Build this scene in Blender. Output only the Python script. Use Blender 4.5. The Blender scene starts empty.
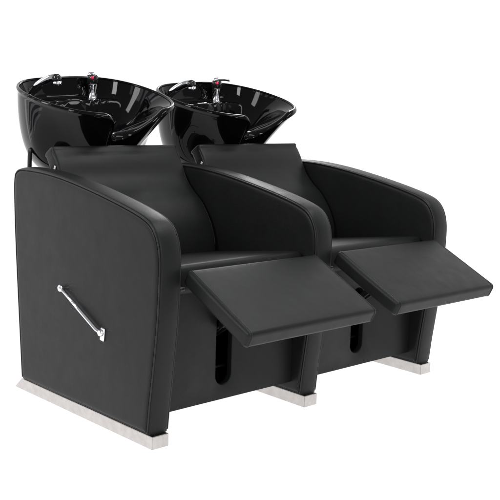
import bpy, bmesh, math, random
from mathutils import Vector, Matrix
random.seed(4)
S = bpy.context.scene
PI = math.pi

# ---------------------------------------------------------------- camera
cam_d = bpy.data.cameras.new("camera"); cam = bpy.data.objects.new("camera", cam_d)
S.collection.objects.link(cam); S.camera = cam
YAW, PITCH, ROLL = -0.7588, -0.1594, 0.0348
fw = Vector((-math.sin(YAW), math.cos(YAW), 0)); rt = Vector((math.cos(YAW), math.sin(YAW), 0)); up = Vector((0, 0, 1))
F = fw*math.cos(PITCH)+up*math.sin(PITCH); U = up*math.cos(PITCH)-fw*math.sin(PITCH)
R2 = rt*math.cos(ROLL)+U*math.sin(ROLL); U2 = U*math.cos(ROLL)-rt*math.sin(ROLL)
M = Matrix((R2, U2, -F)).transposed().to_4x4(); M.translation = Vector((-1.6052, -2.0376, 1.0001))
cam.matrix_world = M
cam_d.sensor_width = 36; cam_d.lens = 69.846; cam_d.clip_end = 200; cam_d.clip_start = .05

# ---------------------------------------------------------------- world and lamps
W = bpy.data.worlds.new("World"); S.world = W; W.use_nodes = True
W.node_tree.nodes["Background"].inputs[0].default_value = (.93, .96, 1, 1)
W.node_tree.nodes["Background"].inputs[1].default_value = .34
S.view_settings.view_transform = 'Standard'; S.view_settings.look = 'None'
S.cycles.max_bounces = 6; S.cycles.diffuse_bounces = 3; S.cycles.glossy_bounces = 4
S.view_settings.exposure = 0; S.view_settings.gamma = 1

def area(name, loc, target, sx, sy, power, col=(1, 1, 1)):
    l = bpy.data.lights.new(name, 'AREA'); l.shape = 'RECTANGLE'; l.size = sx; l.size_y = sy
    l.energy = power; l.color = col
    o = bpy.data.objects.new(name, l); S.collection.objects.link(o)
    o.location = loc; o.rotation_euler = (Vector(target)-Vector(loc)).to_track_quat('-Z', 'Y').to_euler()
    return o
area("overhead_strip_light", (.9, -.5, 2.9), (.7, .1, 0), 2.4, .45, 36)
area("front_strip_light", (-.6, -3.6, 2.0), (.6, .2, .4), .6, 1.5, 38)
area("left_softbox", (-3.1, .3, 2.5), (.3, .3, .5), .55, 1.5, 58)
area("rear_left_softbox", (-1.9, 2.5, 2.5), (.45, .8, .95), .45, 1.1, 17)
for k_ in range(6):
    a_ = math.radians(112+7*k_); p_ = (.6+3.3*math.cos(a_), .35+3.3*math.sin(a_), 1.15)
    area("added_streak_light", p_, (.4, .8, .95), .19, 2.4, 1.7+.35*(k_ % 2), (1, .93, .99))  # unseen lamps added to reflect as upright streaks in the basins
area("rear_strip_light", (2.6, 2.3, 2.4), (.6, .8, .9), .3, 1.6, 20)

# ---------------------------------------------------------------- materials
def mat(name, base, rough=.5, metal=0, spec=.5, coat=0):
    m = bpy.data.materials.new(name); m.use_nodes = True
    b = m.node_tree.nodes["Principled BSDF"]
    b.inputs["Base Color"].default_value = (*base, 1); b.inputs["Roughness"].default_value = rough
    b.inputs["Metallic"].default_value = metal; b.inputs["Specular IOR Level"].default_value = spec
    b.inputs["Coat Weight"].default_value = coat
    return m, m.node_tree, b
def coords(nt, scale=(1, 1, 1)):
    t = nt.nodes.new("ShaderNodeTexCoord"); mp = nt.nodes.new("ShaderNodeMapping")
    mp.inputs["Scale"].default_value = scale; nt.links.new(t.outputs["Object"], mp.inputs[0]); return mp.outputs[0]
def noise(nt, vec, scale, detail=3, rough=.5):
    n = nt.nodes.new("ShaderNodeTexNoise"); n.inputs["Scale"].default_value = scale
    n.inputs["Detail"].default_value = detail; n.inputs["Roughness"].default_value = rough
    nt.links.new(vec, n.inputs["Vector"]); return n.outputs["Fac"]
def bump(nt, b, h, strength, dist, prev=None, sock="Normal"):
    n = nt.nodes.new("ShaderNodeBump"); n.inputs["Strength"].default_value = strength; n.inputs["Distance"].default_value = dist
    nt.links.new(h, n.inputs["Height"])
    if prev: nt.links.new(prev, n.inputs["Normal"])
    nt.links.new(n.outputs[0], b.inputs[sock]); return n.outputs[0]
def ramp(nt, f, a, bcol, p0=.3, p1=.7):
    r = nt.nodes.new("ShaderNodeValToRGB"); r.color_ramp.elements[0].position = p0; r.color_ramp.elements[1].position = p1
    r.color_ramp.elements[0].color = (*a, 1); r.color_ramp.elements[1].color = (*bcol, 1)
    nt.links.new(f, r.inputs[0]); return r.outputs[0]

def leather(name, c, rough):
    m, nt, b = mat(name, c, rough, spec=.235)
    v = coords(nt)
    vo = nt.nodes.new("ShaderNodeTexVoronoi"); vo.inputs["Scale"].default_value = 620; nt.links.new(v, vo.inputs["Vector"])
    p = bump(nt, b, vo.outputs["Distance"], .36, .0006)
    p = bump(nt, b, noise(nt, v, 9, 3), .28, .006, p)
    k = tuple(x*1.18 for x in c)
    nt.links.new(ramp(nt, noise(nt, v, 5, 4), c, k), b.inputs["Base Color"])
    mr = nt.nodes.new("ShaderNodeMapRange"); mr.inputs[3].default_value = rough-.09; mr.inputs[4].default_value = rough+.07
    nt.links.new(noise(nt, v, 22, 4), mr.inputs[0]); nt.links.new(mr.outputs[0], b.inputs["Roughness"])
    return m
LEATHER = leather("black_leather", (.0080, .0083, .0087), .43)
PIPING = leather("leather_piping", (.020, .020, .020), .34)
THREAD = mat("seam_thread", (.012, .012, .012), .7)[0]
m, nt, b = mat("black_ceramic", (.0025, .0023, .0028), .035, spec=.16)
CERAMIC = m
bump(nt, b, noise(nt, coords(nt, (1, 1, .25)), 14, 1), .2, .007)
m, nt, b = mat("polished_steel", (.80, .765, .74), .11, 1)
STEEL = m
v = coords(nt, (1, 1, 4)); bump(nt, b, noise(nt, v, 16, 4, .6), .25, .002)
nt.links.new(ramp(nt, noise(nt, coords(nt), 34, 6, .7), (.51, .48, .465), (.62, .595, .58)), b.inputs["Base Color"])  # mottled base colour stands in for uneven reflections in the steel
CHROME = mat("chrome", (.88, .88, .90), .06, 1)[0]
BLACKMETAL = mat("black_painted_metal", (.012, .012, .013), .35)[0]
BLACKPLASTIC = mat("black_gloss_plastic", (.01, .01, .01), .12)[0]
RED = mat("red_plastic", (.75, .015, .09), .25)[0]
TAG = mat("white_label", (.75, .75, .75), .6)[0]
RUBBER = mat("dark_rubber_pad", (.035, .036, .033), .28, spec=.5)[0]
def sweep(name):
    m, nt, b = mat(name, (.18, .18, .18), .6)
    b.inputs["Emission Color"].default_value = (1, 1, 1, 1); b.inputs["Emission Strength"].default_value = 1.0  # added glow, no real source: keeps floor and backdrop white without shadows
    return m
SWEEP = sweep("white_with_added_glow")

# ---------------------------------------------------------------- helpers
def obj(name, bm, material, parent=None, smooth=True, loc=None):
    bmesh.ops.recalc_face_normals(bm, faces=bm.faces)
    me = bpy.data.meshes.new(name); bm.to_mesh(me); bm.free()
    for m_ in (material if isinstance(material, (list, tuple)) else [material]): me.materials.append(m_)
    for p in me.polygons: p.use_smooth = smooth
    o = bpy.data.objects.new(name, me); S.collection.objects.link(o)
    if parent: o.parent = parent
    if loc: o.location = loc
    return o
def sharp(o, ang=35):
    for e in o.data.edges: e.use_edge_sharp = False
    bm = bmesh.new(); bm.from_mesh(o.data)
    for e in bm.edges:
        if len(e.link_faces) == 2 and e.calc_face_angle(0) > math.radians(ang): e.smooth = False
    bm.to_mesh(o.data); bm.free(); return o

def rings(bm, rs, closed=True, cap0=True, cap1=True):
    vs = [[bm.verts.new(p) for p in r] for r in rs]; n = len(rs[0])
    for a, c in zip(vs, vs[1:]):
        for i in range(n if closed else n-1):
            j = (i+1) % n; bm.faces.new((a[i], a[j], c[j], c[i]))
    if cap0: bm.faces.new(list(reversed(vs[0])))
    if cap1: bm.faces.new(vs[-1])
    return vs
def tube(bm, pts, r, n=10, closed=False, caps=True):
    pts = [Vector(p) for p in pts]; N = len(pts); rr = r if isinstance(r, (list, tuple)) else [r]*N
    out = []; prev = None
    for i, p in enumerate(pts):
        if closed: t = (pts[(i+1) % N]-pts[i-1]).normalized()
        else: t = (pts[min(i+1, N-1)]-pts[max(i-1, 0)]).normalized()
        if prev is None:
            a = t.orthogonal().normalized()
        else:
            a = (prev-t*prev.dot(t)).normalized()
        prev = a; b_ = t.cross(a)
        out.append([p+(a*math.cos(2*PI*k/n)+b_*math.sin(2*PI*k/n))*rr[i] for k in range(n)])
    if closed: out.append(out[0]); rings(bm, out, cap0=False, cap1=False); bmesh.ops.remove_doubles(bm, verts=bm.verts, dist=1e-6)
    else: rings(bm, out, cap0=caps, cap1=caps)
def smooth_path(pts, k=8, closed=False):
    pts = [Vector(p) for p in pts]; N = len(pts); out = []
    rng = range(N) if closed else range(N-1)
    for i in rng:
        if closed: p0, p1, p2, p3 = pts[i-1], pts[i], pts[(i+1) % N], pts[(i+2) % N]
        else: p0, p1, p2, p3 = pts[max(i-1, 0)], pts[i], pts[i+1], pts[min(i+2, N-1)]
        for s in range(k):
            t = s/k
            out.append(.5*((2*p1)+(-p0+p2)*t+(2*p0-5*p1+4*p2-p3)*t*t+(-p0+3*p1-3*p2+p3)*t**3))
    if not closed: out.append(pts[-1])
    return out
def rbox(bm, size, r, crown=(0, 0, 0), mtx=None, n=14, puff=None):
    """box with rounded edges, optional soft crown on its faces"""
    hx = [s/2 for s in size]
    def axis(h):
        e = [h-r+r*math.sin(a*PI/2/5)*1.0 for a in range(6)]
        inner = [-h+r+(2*h-2*r)*k/n for k in range(1, n)]
        return [-x for x in reversed(e)]+inner+e
    ax = [axis(h) for h in hx]; cache = {}
    def P(p):
        k = tuple(round(x, 6) for x in p)
        if k in cache: return cache[k]
        q = Vector([max(-hx[i]+r, min(hx[i]-r, p[i])) for i in range(3)])
        d = Vector(p)-q
        if d.length > 1e-9:
            w = Vector([d[i]/r for i in range(3)])
            # cube to sphere mapping for an even rounding
            m_ = max(abs(w[0]), abs(w[1]), abs(w[2]))
            q = q+w.normalized()*r if m_ > .999 else q+w*r
        u = [q[i]/hx[i] for i in range(3)]
        for i in range(3):
            j, k2 = (i+1) % 3, (i+2) % 3
            if crown[i]: q[i] += math.copysign(1, u[i])*crown[i]*abs(u[i])**2*(1-min(1, abs(u[j]))**2.5)*(1-min(1, abs(u[k2]))**2.5)
        if puff: q = puff(q)
        cache[k] = bm.verts.new(mtx @ q if mtx else q); return cache[k]
    for i in range(3):
        j, k2 = (i+1) % 3, (i+2) % 3
        for s in (-1, 1):
            for a in range(len(ax[j])-1):
                for c in range(len(ax[k2])-1):
                    f = []
                    for (aa, cc) in ((a, c), (a+1, c), (a+1, c+1), (a, c+1)):
                        p = [0, 0, 0]; p[i] = s*hx[i]; p[j] = ax[j][aa]; p[k2] = ax[k2][cc]; f.append(P(p))
                    if len(set(f)) >= 3:
                        try: bm.faces.new(list(dict.fromkeys(f)))
                        except ValueError: pass
def cyl(bm, p0, p1, r0, r1=None, n=28, bev=.0):
    p0, p1 = Vector(p0), Vector(p1); r1 = r0 if r1 is None else r1
    d = (p1-p0); L = d.length; d.normalize()
    prof = [(0, r0), (L, r1)] if not bev else [(0, r0-bev), (bev*.3, r0-bev*.3), (bev, r0), (L-bev, r1), (L-bev*.3, r1-bev*.3), (L, r1-bev)]
    a = d.orthogonal().normalized(); b_ = d.cross(a)
    rings(bm, [[p0+d*h+(a*math.cos(2*PI*k/n)+b_*math.sin(2*PI*k/n))*r for k in range(n)] for h, r in prof])
def lathe(bm, c, axis, prof, n=32):
    c = Vector(c); d = Vector(axis).normalized(); a = d.orthogonal().normalized(); b_ = d.cross(a)
    rings(bm, [[c+d*h+(a*math.cos(2*PI*k/n)+b_*math.sin(2*PI*k/n))*max(r, 1e-5) for k in range(n)] for h, r in prof])

def empty(name, loc=(0, 0, 0), parent=None):
    o = bpy.data.objects.new(name, None); S.collection.objects.link(o); o.location = loc
    if parent: o.parent = parent
    return o

# ---------------------------------------------------------------- setting: white sweep with added glow
CX, CY, RF = .62, .35, 4.2
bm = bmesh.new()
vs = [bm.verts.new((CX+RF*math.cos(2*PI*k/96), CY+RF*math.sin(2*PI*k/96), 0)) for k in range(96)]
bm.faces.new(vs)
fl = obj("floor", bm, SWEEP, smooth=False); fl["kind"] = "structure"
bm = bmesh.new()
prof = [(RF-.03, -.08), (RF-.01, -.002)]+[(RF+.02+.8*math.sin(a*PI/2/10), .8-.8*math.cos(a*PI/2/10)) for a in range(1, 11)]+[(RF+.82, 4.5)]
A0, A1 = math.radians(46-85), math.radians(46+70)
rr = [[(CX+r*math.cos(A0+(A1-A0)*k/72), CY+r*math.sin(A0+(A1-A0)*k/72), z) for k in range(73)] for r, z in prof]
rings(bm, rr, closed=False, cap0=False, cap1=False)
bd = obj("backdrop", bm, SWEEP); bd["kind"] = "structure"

# ---------------------------------------------------------------- the double backwash unit
P = .62; WA = .0695
ROOT = empty("shampoo_chair", (0, 0, 0))
ROOT["label"] = "black leather double salon shampoo chair with raised footrests and two glossy black basins"
ROOT["category"] = "shampoo chair"

ARM = [(.045, .038), (.041, .08), (.036, .13), (.022, .24), (.009, .36), (.004, .46), (.003, .53), (.008, .575), (.022, .612), (.048, .641),
       (.088, .659), (.16, .677), (.25, .695), (.36, .714), (.48, .731), (.60, .741), (.70, .742), (.742, .739), (.765, .729),
       (.778, .708), (.781, .65), (.774, .5), (.758, .3), (.745, .15), (.738, .07), (.735, .038)]
def inset2(poly, d):
    n = len(poly); out = []
    for i in range(n):
        a, p, c = Vector(poly[i-1]), Vector(poly[i]), Vector(poly[(i+1) % n])
        n1 = Vector((-(p-a).y, (p-a).x)).normalized(); n2 = Vector((-(c-p).y, (c-p).x)).normalized()
        m_ = (n1+n2); m_ = m_.normalized()*(d/max(.35, m_.normalized().dot(n1)))
        out.append(p-m_)
    return out
def arm_outline():
    mid = [Vector((y, z, 0)) for y, z in ARM]
    sm = smooth_path(mid, 5)
    return [(p.x, p.y) for p in sm]
OUT = arm_outline()   # runs front bottom -> up -> back -> down; clockwise seen with y right
def loop(d):
    q = inset2(OUT, d)
    return [(p.x, max(p.y, .038+abs(d)*(1 if d > 0 else 0))) for p in q]
# make sure a positive inset shrinks
c_ = loop(.01)
if sum(abs(y-.39) for y, z in c_) > sum(abs(y-.39) for y, z in OUT):
    _i = inset2
    def loop(d): return [(p.x, max(p.y, .038+max(d, 0))) for p in _i(OUT, -d)]

def make_arm(x0):
    bm = bmesh.new(); R = .007; rs = []
    N = 5
    for k in range(N+1):
        a = k/N*PI/2; rs.append((x0+R-R*math.sin(PI/2-a)*1.0 if False else x0+R*(1-math.sin(a)), R*(1-math.cos(a))))
    rs = [(x, d) for x, d in reversed(rs)]  # from side plane (inset R) to band (inset 0)
    rs = [(x0+R*(1-math.cos(k/N*PI/2)), R*(1-math.sin(k/N*PI/2))) for k in range(N+1)]
    band = [(x0+WA*t, -.0022*math.sin(PI*t)) for t in (.2, .35, .5, .65, .8)]
    seq = rs+band+[(2*x0+WA-x, d) for x, d in reversed(rs)]
    loops = []
    for x, d in seq:
        loops.append([(x, y, z) for y, z in loop(d)])
    rings(bm, loops)
    o = obj("armrest", bm, LEATHER, ROOT); sharp(o, 50)
    # padded side panels
    for side in (-1, 1):
        xs = x0 if side < 0 else x0+WA
        bm = bmesh.new(); lo = []
        for d, h in ((.0085, -.003), (.0085, .0012), (.010, .0032), (.013, .0045), (.018, .0052), (.026, .0055)):
            lo.append([(xs+side*h, y, z) for y, z in loop(d)])
        rings(bm, lo)
        sp = obj("side_panel", bm, LEATHER, o); sharp(sp, 60)
        bm = bmesh.new()
        q = [(xs+side*.0012, y, z) for y, z in loop(.0045)]
        q = [p for p in q if p[2] > .0435]
        tube(bm, q, .0024, 8)
        obj("piping", bm, PIPING, o)
        # row of stitches on the band next to the seam
        bm = bmesh.new(); path = [Vector((xs-side*.0125, y, z)) for y, z in loop(-.0003)]; path = [p for p in path if p.z > .06][:95]
        acc = 0; L = [0]
        for a, c in zip(path, path[1:]): L.append(L[-1]+(c-a).length)
        def at(s):
            for i in range(len(L)-1):
                if L[i+1] >= s: return path[i].lerp(path[i+1], (s-L[i])/(L[i+1]-L[i]))
            return path[-1]
        s = 0
        while s < L[-1]-.006:
            tube(bm, [at(s), at(s+.0022)+Vector((0, 0, .0001)), at(s+.0045)], .0006, 4); s += .0065
        obj("stitching", bm, THREAD, o)
    # steel foot bar
    bm = bmesh.new(); h = .0375; ya, yb0, yb1 = .030, .786, .744; xa, xb = x0+.002, x0+.0615
    f = [[(xa, ya, 0), (xb, ya, 0), (xb, yb0, 0), (xa, yb0, 0)], [(xa, ya, h), (xb, ya, h), (xb, yb1, h), (xa, yb1, h)]]
    rings(bm, f)
    bmesh.ops.bevel(bm, geom=list(bm.edges), offset=.0012, segments=2, affect='EDGES')
    obj("foot_bar", bm, STEEL, ROOT, smooth=False)
    return o
for i in range(3): make_arm(i*P)

def make_unit(ox):
    xl, xr = ox+WA+.007, ox+P-.007
    xc = (xl+xr)/2
    # ---- front panel with a rounded slot
    bm = bmesh.new(); px0, px1, pz0, pz1, yf, th = ox+WA+.0065, ox+P-.0065, .075, .45, .088, .02
    sx0, sx1, sz0, sz1 = ox+.285, ox+.349, .121, .352; sc = ((sx0+sx1)/2, (sz0+sz1)/2); sr = (sx1-sx0)/2
    inner = [Vector((sc[0]+sr*math.cos(a), sz1-sr+sr*math.sin(a))) for a in [PI*k/16 for k in range(17)]]
    inner += [Vector((sx0, sz1-sr+(sz0-sz1+2*sr)*k/6)) for k in range(1, 6)]
    inner += [Vector((sc[0]+sr*math.cos(a), sz0+sr+sr*math.sin(a))) for a in [PI+PI*k/16 for k in range(17)]]
    inner += [Vector((sx1, sz0+sr+(sz1-sz0-2*sr)*k/6)) for k in range(1, 6)]
    outer = []
    for p in inner:
        d = p-Vector(sc); t = min(((px1-sc[0])/d.x if d.x > 1e-9 else (px0-sc[0])/d.x if d.x < -1e-9 else 1e9),
                                  ((pz1-sc[1])/d.y if d.y > 1e-9 else (pz0-sc[1])/d.y if d.y < -1e-9 else 1e9))
        outer.append(Vector(sc)+d*t)
    for c in ((px0, pz0), (px0, pz1), (px1, pz0), (px1, pz1)):
        k = min(range(len(outer)), key=lambda i: (outer[i]-Vector(c)).length); outer[k] = Vector(c)
    r_ = .004
    L = [[(p.x, yf+th, p.y) for p in outer], [(p.x, yf, p.y) for p in outer],
         [(p.x, yf, p.y) for p in [i+(i-Vector(sc)).normalized()*r_ for i in inner]],
         [(p.x, yf+.0012, p.y) for p in [i+(i-Vector(sc)).normalized()*.0012 for i in inner]],
         [(p.x, yf+r_, p.y) for p in inner], [(p.x, yf+th, p.y) for p in inner]]
    L.append(L[0])
    rings(bm, L, cap0=False, cap1=False); bmesh.ops.remove_doubles(bm, verts=bm.verts, dist=1e-6)
    fp = obj("front_panel", bm, LEATHER, ROOT); sharp(fp, 50)
    # hollow box body behind the panel
    bm = bmesh.new()
    def slab(a, c):
        vs_ = [[(a[0], a[1], a[2]), (c[0], a[1], a[2]), (c[0], c[1], a[2]), (a[0], c[1], a[2])],
               [(a[0], a[1], c[2]), (c[0], a[1], c[2]), (c[0], c[1], c[2]), (a[0], c[1], c[2])]]
        rings(bm, vs_)
    slab((px0+.003, yf+th+.001, .078), (px1-.003, .73, .09))
    slab((px0+.003, .715, .095), (px1-.003, .73, .70))
    slab((px0+.003, yf+th+.001, .43), (px1-.003, .71, .445))
    slab((px0+.003, .30, .095), (px1-.003, .312, .425))
    obj("carcass", bm, BLACKMETAL, ROOT, smooth=False)
    # ---- seat
    bm = bmesh.new(); a0 = Vector((0, .052, .516)); a1 = Vector((0, .50, .452)); d = (a1-a0); Ls = d.length; ang = math.atan2(d.z, d.y)
    th = .085
    mt = Matrix.Translation(Vector((xc, (a0.y+a1.y)/2, (a0.z+a1.z)/2))) @ Matrix.Rotation(ang, 4, 'X') @ Matrix.Translation((0, 0, -th/2))
    rbox(bm, (xr-xl-.006, Ls, th), .02, (0, 0, .006), mt)
    st = obj("seat", bm, LEATHER, ROOT)
    bm = bmesh.new(); w = (xr-xl-.006)/2
    tube(bm, [mt @ Vector((x, -Ls/2+.004, th/2-.024)) for x in (-w+.012, w-.012)], .0016, 6)
    obj("seam", bm, PIPING, st)
    # ---- backrest: curved padded slab
    prof_ = smooth_path([(0, .452, .46), (0, .460, .51), (0, .487, .57), (0, .537, .632), (0, .590, .672), (0, .628, .712), (0, .655, .765), (0, .683, .806)], 5)
    T = .062; bm = bmesh.new(); lo = []
    n = len(prof_); nrm = []
    for i, p in enumerate(prof_):
        t = (prof_[min(i+1, n-1)]-prof_[max(i-1, 0)]).normalized(); nrm.append(Vector((0, t.z, -t.y)))  # towards the back
    bl, br = ox+.086, ox+.604
    rs = .012
    xs_ = []
    for k in range(6): a = k/5*PI/2; xs_.append((bl+rs*(1-math.sin(a)), rs*(1-math.cos(a))))
    xs_ = [(bl+rs*(1-math.cos(k/5*PI/2)), rs*(1-math.sin(k/5*PI/2))) for k in range(6)]
    xs_ += [(bl+(br-bl)*t, 0) for t in (.08, .2, .35, .5, .65, .8, .92)]
    xs_ += [(bl+br-x, d_) for x, d_ in reversed(xs_[:6])]
    for x, d_ in xs_:
        u = (x-(bl+br)/2)/((br-bl)/2); cr = .010*(1-abs(u)**2.4)
        lp = []
        for i in range(n):
            e = min(1, i/5.0, (n-1-i)/2.5) if False else min(1, (n-1-i)/2.0)
            lp.append(prof_[i]+nrm[i]*(d_+.010-cr*1.0 if i < n-3 else d_+.010-cr*.5)+Vector((x, 0, 0)))
        # rounded top
        tdir = (prof_[-1]-prof_[-2]).normalized(); top = prof_[-1]+nrm[-1]*(T/2+.005); rr_ = T/2-.0-d_
        for k in range(1, 10):
            a = PI*k/10
            lp.append(top+Vector((x, 0, 0))-nrm[-1]*rr_*math.copysign(abs(math.cos(a))**.5, math.cos(a))+tdir*(.016-d_*.6)*abs(math.sin(a))**.6)
        for i in reversed(range(n)):
            lp.append(prof_[i]+nrm[i]*(T-d_)+Vector((x, 0, 0)))
        lo.append(lp)
    rings(bm, lo)
    bk = obj("backrest", bm, LEATHER, ROOT); sharp(bk, 60)
    bm = bmesh.new()
    tube(bm, [prof_[i]+nrm[i]*(.016)+Vector((bl+.0015, 0, 0)) for i in range(2, n-1)], .0018, 6)
    obj("piping", bm, PIPING, bk); bm = bmesh.new()
    tube(bm, [prof_[i]+nrm[i]*(.016)+Vector((br-.0015, 0, 0)) for i in range(2, n-1)], .0018, 6)
    obj("piping", bm, PIPING, bk)
    bm = bmesh.new(); q = Vector((bl-.0035, .672, .738))
    rbox(bm, (.0025, .008, .024), .0006, mtx=Matrix.Translation(q) @ Matrix.Rotation(.35, 4, 'X'), n=2)
    tg = obj("care_tag", bm, TAG, bk); tg["label"] = "small white care tag on the side of the backrest"
    # ---- footrest
    a0 = Vector((0, -.268, .385+(.005 if ox else 0))); a1 = Vector((0, -.010, .515)); d = a1-a0; Lf = d.length; ang = math.atan2(d.z, d.y); th = .049
    fx0, fx1 = ox+.083, ox+.604
    mt = Matrix.Translation(Vector(((fx0+fx1)/2, (a0.y+a1.y)/2, (a0.z+a1.z)/2))) @ Matrix.Rotation(ang, 4, 'X') @ Matrix.Translation((0, 0, -th/2))
    bm = bmesh.new(); rbox(bm, (fx1-fx0, Lf+.004, th), .012, (.003, 0, .0050), mt, n=18)
    fr = obj("footrest", bm, LEATHER, ROOT)
    w = (fx1-fx0)/2; l = (Lf+.004)/2
    for s in (-1, 1):
        bm = bmesh.new(); c = []
        for (yy, zz) in ((-l, -th/2), (-l, th/2), (l, th/2), (l, -th/2)):
            for k in range(5):
                a = {(-l, -th/2): PI+PI/2, (-l, th/2): PI, (l, th/2): PI/2, (l, -th/2): 0}[(yy, zz)]-k/4*PI/2
                cy, cz = yy-math.copysign(.012, yy), zz-math.copysign(.012, zz)
                c.append(mt @ Vector((s*(w-.0115), cy+.0121*math.cos(a), cz+.0121*math.sin(a))))
        tube(bm, c, .0013, 6, closed=True)
        obj("piping", bm, PIPING, fr)
    # hinge brackets and folding link under the footrest
    for s in (-1, 1):
        bm = bmesh.new()
        cyl(bm, ((fx0+fx1)/2+s*(w-.022), .030, .452), ((fx0+fx1)/2+s*(w-.004), .030, .452), .007, bev=.002)
        obj("hinge", bm, BLACKMETAL, fr)
    bm = bmesh.new()
    for s in (-1, 1):
        pts = [(sc[0]+s*.017, .25, .20), (sc[0]+s*.017, .10, .30), (sc[0]+s*.017, -.06, .425)]
        for a, c in zip(pts, pts[1:]):
            a, c = Vector(a), Vector(c); d = c-a
            rbox(bm, (.005, d.length+.014, .02), .0018, mtx=Matrix.Translation((a+c)/2) @ Matrix.Rotation(math.atan2(d.z, d.y), 4, 'X'), n=2)
        for p in pts: cyl(bm, (p[0]-.006, p[1], p[2]), (p[0]+.006, p[1], p[2]), .006, bev=.001)
    cyl(bm, (sc[0]-.02, .10, .30), (sc[0]+.02, .10, .30), .005)
    obj("link_arm", bm, BLACKMETAL, fr)
    bm = bmesh.new(); cyl(bm, (sx0-.01, .13, .166), (sx1+.01, .13, .166), .004)
    obj("cross_rod", bm, BLACKMETAL, fp)
    make_basin(ox)

# ---------------------------------------------------------------- basins
G = dict(cx=.3775, a=.2566, yc=.8737, b=.2661, p=.6762, q=.9214, z0=.9848, s1=.2085, s2=-.0173, D=.0753, w=.0721, S=.1318, tau=.0715, egg=-.0108)
def rim(t):
    s, c = math.sin(t), math.cos(t)
    X = G['a']*math.copysign(abs(s)**G['p'], s)*(1+G['egg']*c); Yb = -G['b']*math.copysign(abs(c)**G['q'], c)
    k = math.exp(-(abs(X)/G['w'])**3)*(1 if c > 0 else 0)*max(0, min(1, c*3))
    return Vector((X, G['yc']+Yb+G['S']*k, G['z0']+G['s1']*Yb+G['s2']*Yb**2-G['D']*k+G['tau']*X))
def rim_curve(n=220):
    raw = [rim(2*PI*i/1440) for i in range(1440)]
    L = [0]
    for i in range(1440): L.append(L[-1]+(raw[(i+1) % 1440]-raw[i]).length)
    out = []; j = 0
    for i in range(n):
        s = L[-1]*i/n
        while L[j+1] < s: j += 1
        out.append(raw[j].lerp(raw[(j+1) % 1440], (s-L[j])/(L[j+1]-L[j])))
    for _ in range(3):
        out = [(out[i-1]+out[i]*2+out[(i+1) % n])/4 for i in range(n)]
    return out
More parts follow.
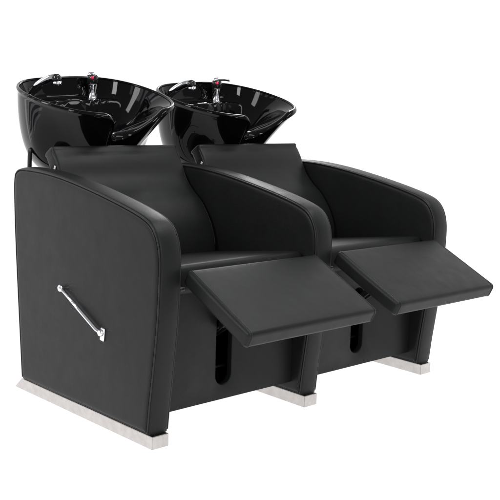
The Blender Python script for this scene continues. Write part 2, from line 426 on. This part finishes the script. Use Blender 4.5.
def make_basin(ox):
    C = [p+Vector((ox, 0, 0)) for p in rim_curve()]
    n = len(C); ax = Vector((G['cx']+ox, 0, 0)); C = [p+Vector((G['cx'], 0, 0)) for p in C]
    nr = []
    for i in range(n):
        t = C[(i+2) % n]-C[i-2]; t.z = 0; t.normalize(); nr.append(Vector((t.y, -t.x, 0)))
    cen = Vector((G['cx']+ox, .93, 0))
    if sum(nr[i].dot(C[i]-cen) for i in range(n)) < 0: nr = [-v_ for v_ in nr]
    # smooth the normals
    for _ in range(10): nr = [(nr[i-1]+nr[i]+nr[(i+1) % n]).normalized() for i in range(n)]
    th_ = [math.atan2(p.x-cen.x, cen.y-p.y) for p in C]
    front = [max(0, min(1, (math.cos(a)-.05)/.75)) for a in th_]; front = [f*f*(3-2*f) for f in front]
    lip = [front[i]*math.exp(-(abs(C[i].x-cen.x)/.15)**4) for i in range(n)]
    lip2 = [front[i]*math.exp(-(abs(C[i].x-cen.x)/.085)**4) for i in range(n)]
    lo = []; zb = .705
    H = [0, .03, .08, .14, .2, .28, .36, .44, .52, .6, .68, .76, .83, .89, .94, .975]
    for h in H:
        s = .40+.60*math.sin(PI/2*h**.86)**.92 if h > 0 else .40
        ring = []
        for i, p in enumerate(C):
            q = p-nr[i]*.004
            a = th_[i]; ex = cen.x+.14*math.sin(a); ey = cen.y-.14*math.cos(a)
            w_ = (1-front[i])*math.sqrt(max(0, 1-(1-h)**2.5))+front[i]*(.62*h+.38*h**1.6)
            zz = zb+(p.z-.012-zb)*h
            ring.append(Vector((ex+(q.x-ex)*w_, ey+(q.y-ey)*w_, zz)))
        lo.append(ring)
    lo.insert(0, [Vector((cen.x+(p.x-cen.x)*.93, cen.y+(p.y-cen.y)*.93, zb-.001)) for p in lo[0]])
    # rolled rim: wide at the neck, thin at the back
    for a in range(0, 11):
        an = PI*a/10; ring = []
        for i, p in enumerate(C):
            wd = .006+.019*lip[i]+.007*lip2[i]; ht = .009+.014*lip[i]+.007*lip2[i]
            ring.append(p+nr[i]*(wd*math.cos(an)-wd)+Vector((0, 0, -ht+ht*math.sin(an))))
        lo.append(ring)
    # inside of the bowl
    deck_y0 = .985
    icen = Vector((G['cx']+ox, .915, 0)); zbot = .80
    for k, rho in enumerate([.975, .94, .9, .86, .81, .75, .68, .6, .5, .4, .3, .2, .12, .07]):
        ring = []
        for i, p in enumerate(C):
            q = p-nr[i]*(2*(.006+.019*lip[i]+.007*lip2[i]))
            a = th_[i]; e = Vector((icen.x+.205*math.sin(a), icen.y-.20*math.cos(a), 0))
            g = max(0, min(1, (rho-.55)/.45)); g = g*g*(3-2*g)
            tx_ = e.x+(q.x-e.x)*g; ty_ = e.y+(q.y-e.y)*g
            x = icen.x+(tx_-icen.x)*rho; y = icen.y+(ty_-icen.y)*rho
            zr = p.z-.009-.014*lip[i]-.007*lip2[i]
            kk = 5-3.35*front[i]
            z = zbot+(zr-zbot)*rho**kk
            # rear deck that carries the tap and the hand shower
            f = max(0, min(1, (y-deck_y0)/.03)); f = f*f*(3-2*f)
            zd = .955+.18*(y-1.05)*.6+G['tau']*(x-icen.x)*.8
            if rho < .93: z = z*(1-f)+max(z, zd)*f if z < zd else z
            ring.append(Vector((x, y, z)))
        lo.append(ring)
    cols = [smooth_path([lo[k][i] for k in range(len(lo))], 2) for i in range(n)]
    lo = [[cols[i][k] for i in range(n)] for k in range(len(cols[0]))]
    bm = bmesh.new(); rings(bm, lo)
    bs = obj("basin", bm, CERAMIC, ROOT)
    # drain
    bm = bmesh.new(); lathe(bm, (icen.x, icen.y, zbot), (0, 0, 1), [(0, .028), (.003, .027), (.005, .022), (.004, .018), (.001, .016), (.001, 0)])
    obj("drain", bm, CHROME, bs)
    # neck pad
    # round overflow cap on the rear wall
    q = Vector((ox+.470, 1.115, 1.003))
    bm = bmesh.new(); lathe(bm, q+Vector((0, .004, 0)), (-.1, -1, .15), [(0, .011), (.002, .011), (.004, .009), (.003, .006), (.005, .004), (.005, 0)])
    obj("overflow_cap", bm, BLACKPLASTIC, bs)
    # ---- mixer tap
    tx, ty, tz = ox+.494, 1.07, .955
    bm = bmesh.new()
    lathe(bm, (tx, ty, tz), (.02, 0, 1), [(0, .024), (.005, .024), (.008, .020), (.012, .0165), (.03, .0155), (.052, .0165), (.056, .018), (.062, .018)])
    tp = obj("mixer_tap", bm, CHROME, ROOT); sharp(tp, 50)
    bm = bmesh.new()
    lathe(bm, (tx+.001, ty, tz+.062), (.0, -.05, 1), [(0, .0175), (.004, .0195), (.022, .021), (.032, .019), (.037, .012), (.038, 0)])
    obj("tap_head", bm, BLACKPLASTIC, tp)
    bm = bmesh.new()
    ld = Vector((.76, .65, 0)) if ox == 0 else Vector((.9, -.42, 0))
    pts = smooth_path([Vector((tx, ty, tz+.095))+ld*k+Vector((0, 0, h_)) for k, h_ in ((-.014, 0), (.008, .006), (.034, .007), (.056, .003))], 5)
    sd = Vector((-ld.y, ld.x, 0))
    lv = []
    for i, p in enumerate(pts):
        u = i/(len(pts)-1); w = .016-.006*u; h = .011-.006*u
        lv.append([p+sd*w*math.cos(a)+Vector((0, 0, h*math.sin(a))) for a in [2*PI*k/14 for k in range(14)]])
    rings(bm, lv); obj("lever", bm, CHROME, tp)
    bm = bmesh.new(); dv = Vector((-.60, -.78, .1)).normalized()
    lathe(bm, Vector((tx+.001, ty-.001, tz+.083))+dv*.0185, dv, [(0, .0062), (.0025, .006), (.0035, .004), (.0036, 0)])
    mk = obj("temperature_mark", bm, RED, tp); mk["label"] = "round red temperature dot"
    # ---- hand shower on the deck
    bm = bmesh.new(); hx, hy, hz = ox+.235, 1.085, .935
    lathe(bm, (hx, hy, hz), (0, 0, 1), [(0, .02), (.006, .02), (.010, .014), (.022, .0135), (.024, .012)])
    hs = obj("hand_shower", bm, CHROME, ROOT); sharp(hs, 50)
    path = smooth_path([(hx, hy, hz+.02), (hx+.006, hy-.012, hz+.044), (hx+.016, hy-.045, hz+.072), (hx+.032, hy-.085, hz+.094), (hx+.045, hy-.112, hz+.100)], 6)
    bm = bmesh.new(); tube(bm, path, [.0115+.004*math.sin(PI*i/(len(path)-1)) for i in range(len(path))], 18)
    obj("shower_handle", bm, CHROME, hs)
    bm = bmesh.new(); e = path[-1]
    lathe(bm, e+Vector((-.003, .004, .012)), (.10, -.12, -1), [(0, .004), (.002, .012), (.008, .0165), (.018, .0175), (.026, .017), (.028, .015), (.0285, 0)])
    obj("spray_head", bm, BLACKPLASTIC, hs)
    bm = bmesh.new(); lathe(bm, e+Vector((-.0005, .0012, -.013)), (.10, -.12, -1), [(0, .0155), (.012, .0150), (.017, .013), (.0175, 0)])
    obj("spray_collar", bm, CHROME, hs)
    # ---- support posts behind the chair
    for sx, q in ((.150, 1), (.604, -1)):
        bm = bmesh.new()
        tube(bm, smooth_path([(ox+sx-.006*q, .94, .004), (ox+sx-.004*q, .94, .4), (ox+sx, .94, .74), (ox+sx+.004*q, .94, .785)], 4), .0075, 14)
        cyl(bm, (ox+sx-.006*q, .94, 0), (ox+sx-.006*q, .94, .006), .012, bev=.002)
        obj("support_post", bm, BLACKMETAL, ROOT)
    bm = bmesh.new(); cyl(bm, (G['cx']+ox, .93, .60), (G['cx']+ox, .93, .706), .05, .075, bev=.003)
    obj("basin_base", bm, BLACKMETAL, bs)
for i in range(2): make_unit(i*P)

# ---------------------------------------------------------------- release lever on the outer side
bm = bmesh.new()
A = Vector((-.016, .468, .388)); B = Vector((-.016, .285, .301))
tube(bm, [A, A.lerp(B, .5), B, B+Vector((.003, -.012, -.005)), Vector((-.012, .265, .291))], [.006, .006, .006, .0062, .0065], 16)
lv = obj("release_lever", bm, CHROME, ROOT)
bm = bmesh.new()
lathe(bm, (-.004, .476, .392), (-1, 0, 0), [(0, .011), (.006, .011), (.012, .0115), (.017, .011), (.020, .007), (.021, 0)])
k1 = obj("pivot_boss", bm, CHROME, lv); sharp(k1, 50)
bm = bmesh.new()
lathe(bm, (-.004, .264, .294), (-1, 0, 0), [(0, .012), (.004, .0115), (.012, .0105), (.016, .008), (.017, 0)])
rbox(bm, (.008, .020, .040), .0039, mtx=Matrix.Translation((-.008, .262, .289)) @ Matrix.Rotation(.12, 4, 'X'), n=4)
k2 = obj("pivot_boss", bm, CHROME, lv); sharp(k2, 50)
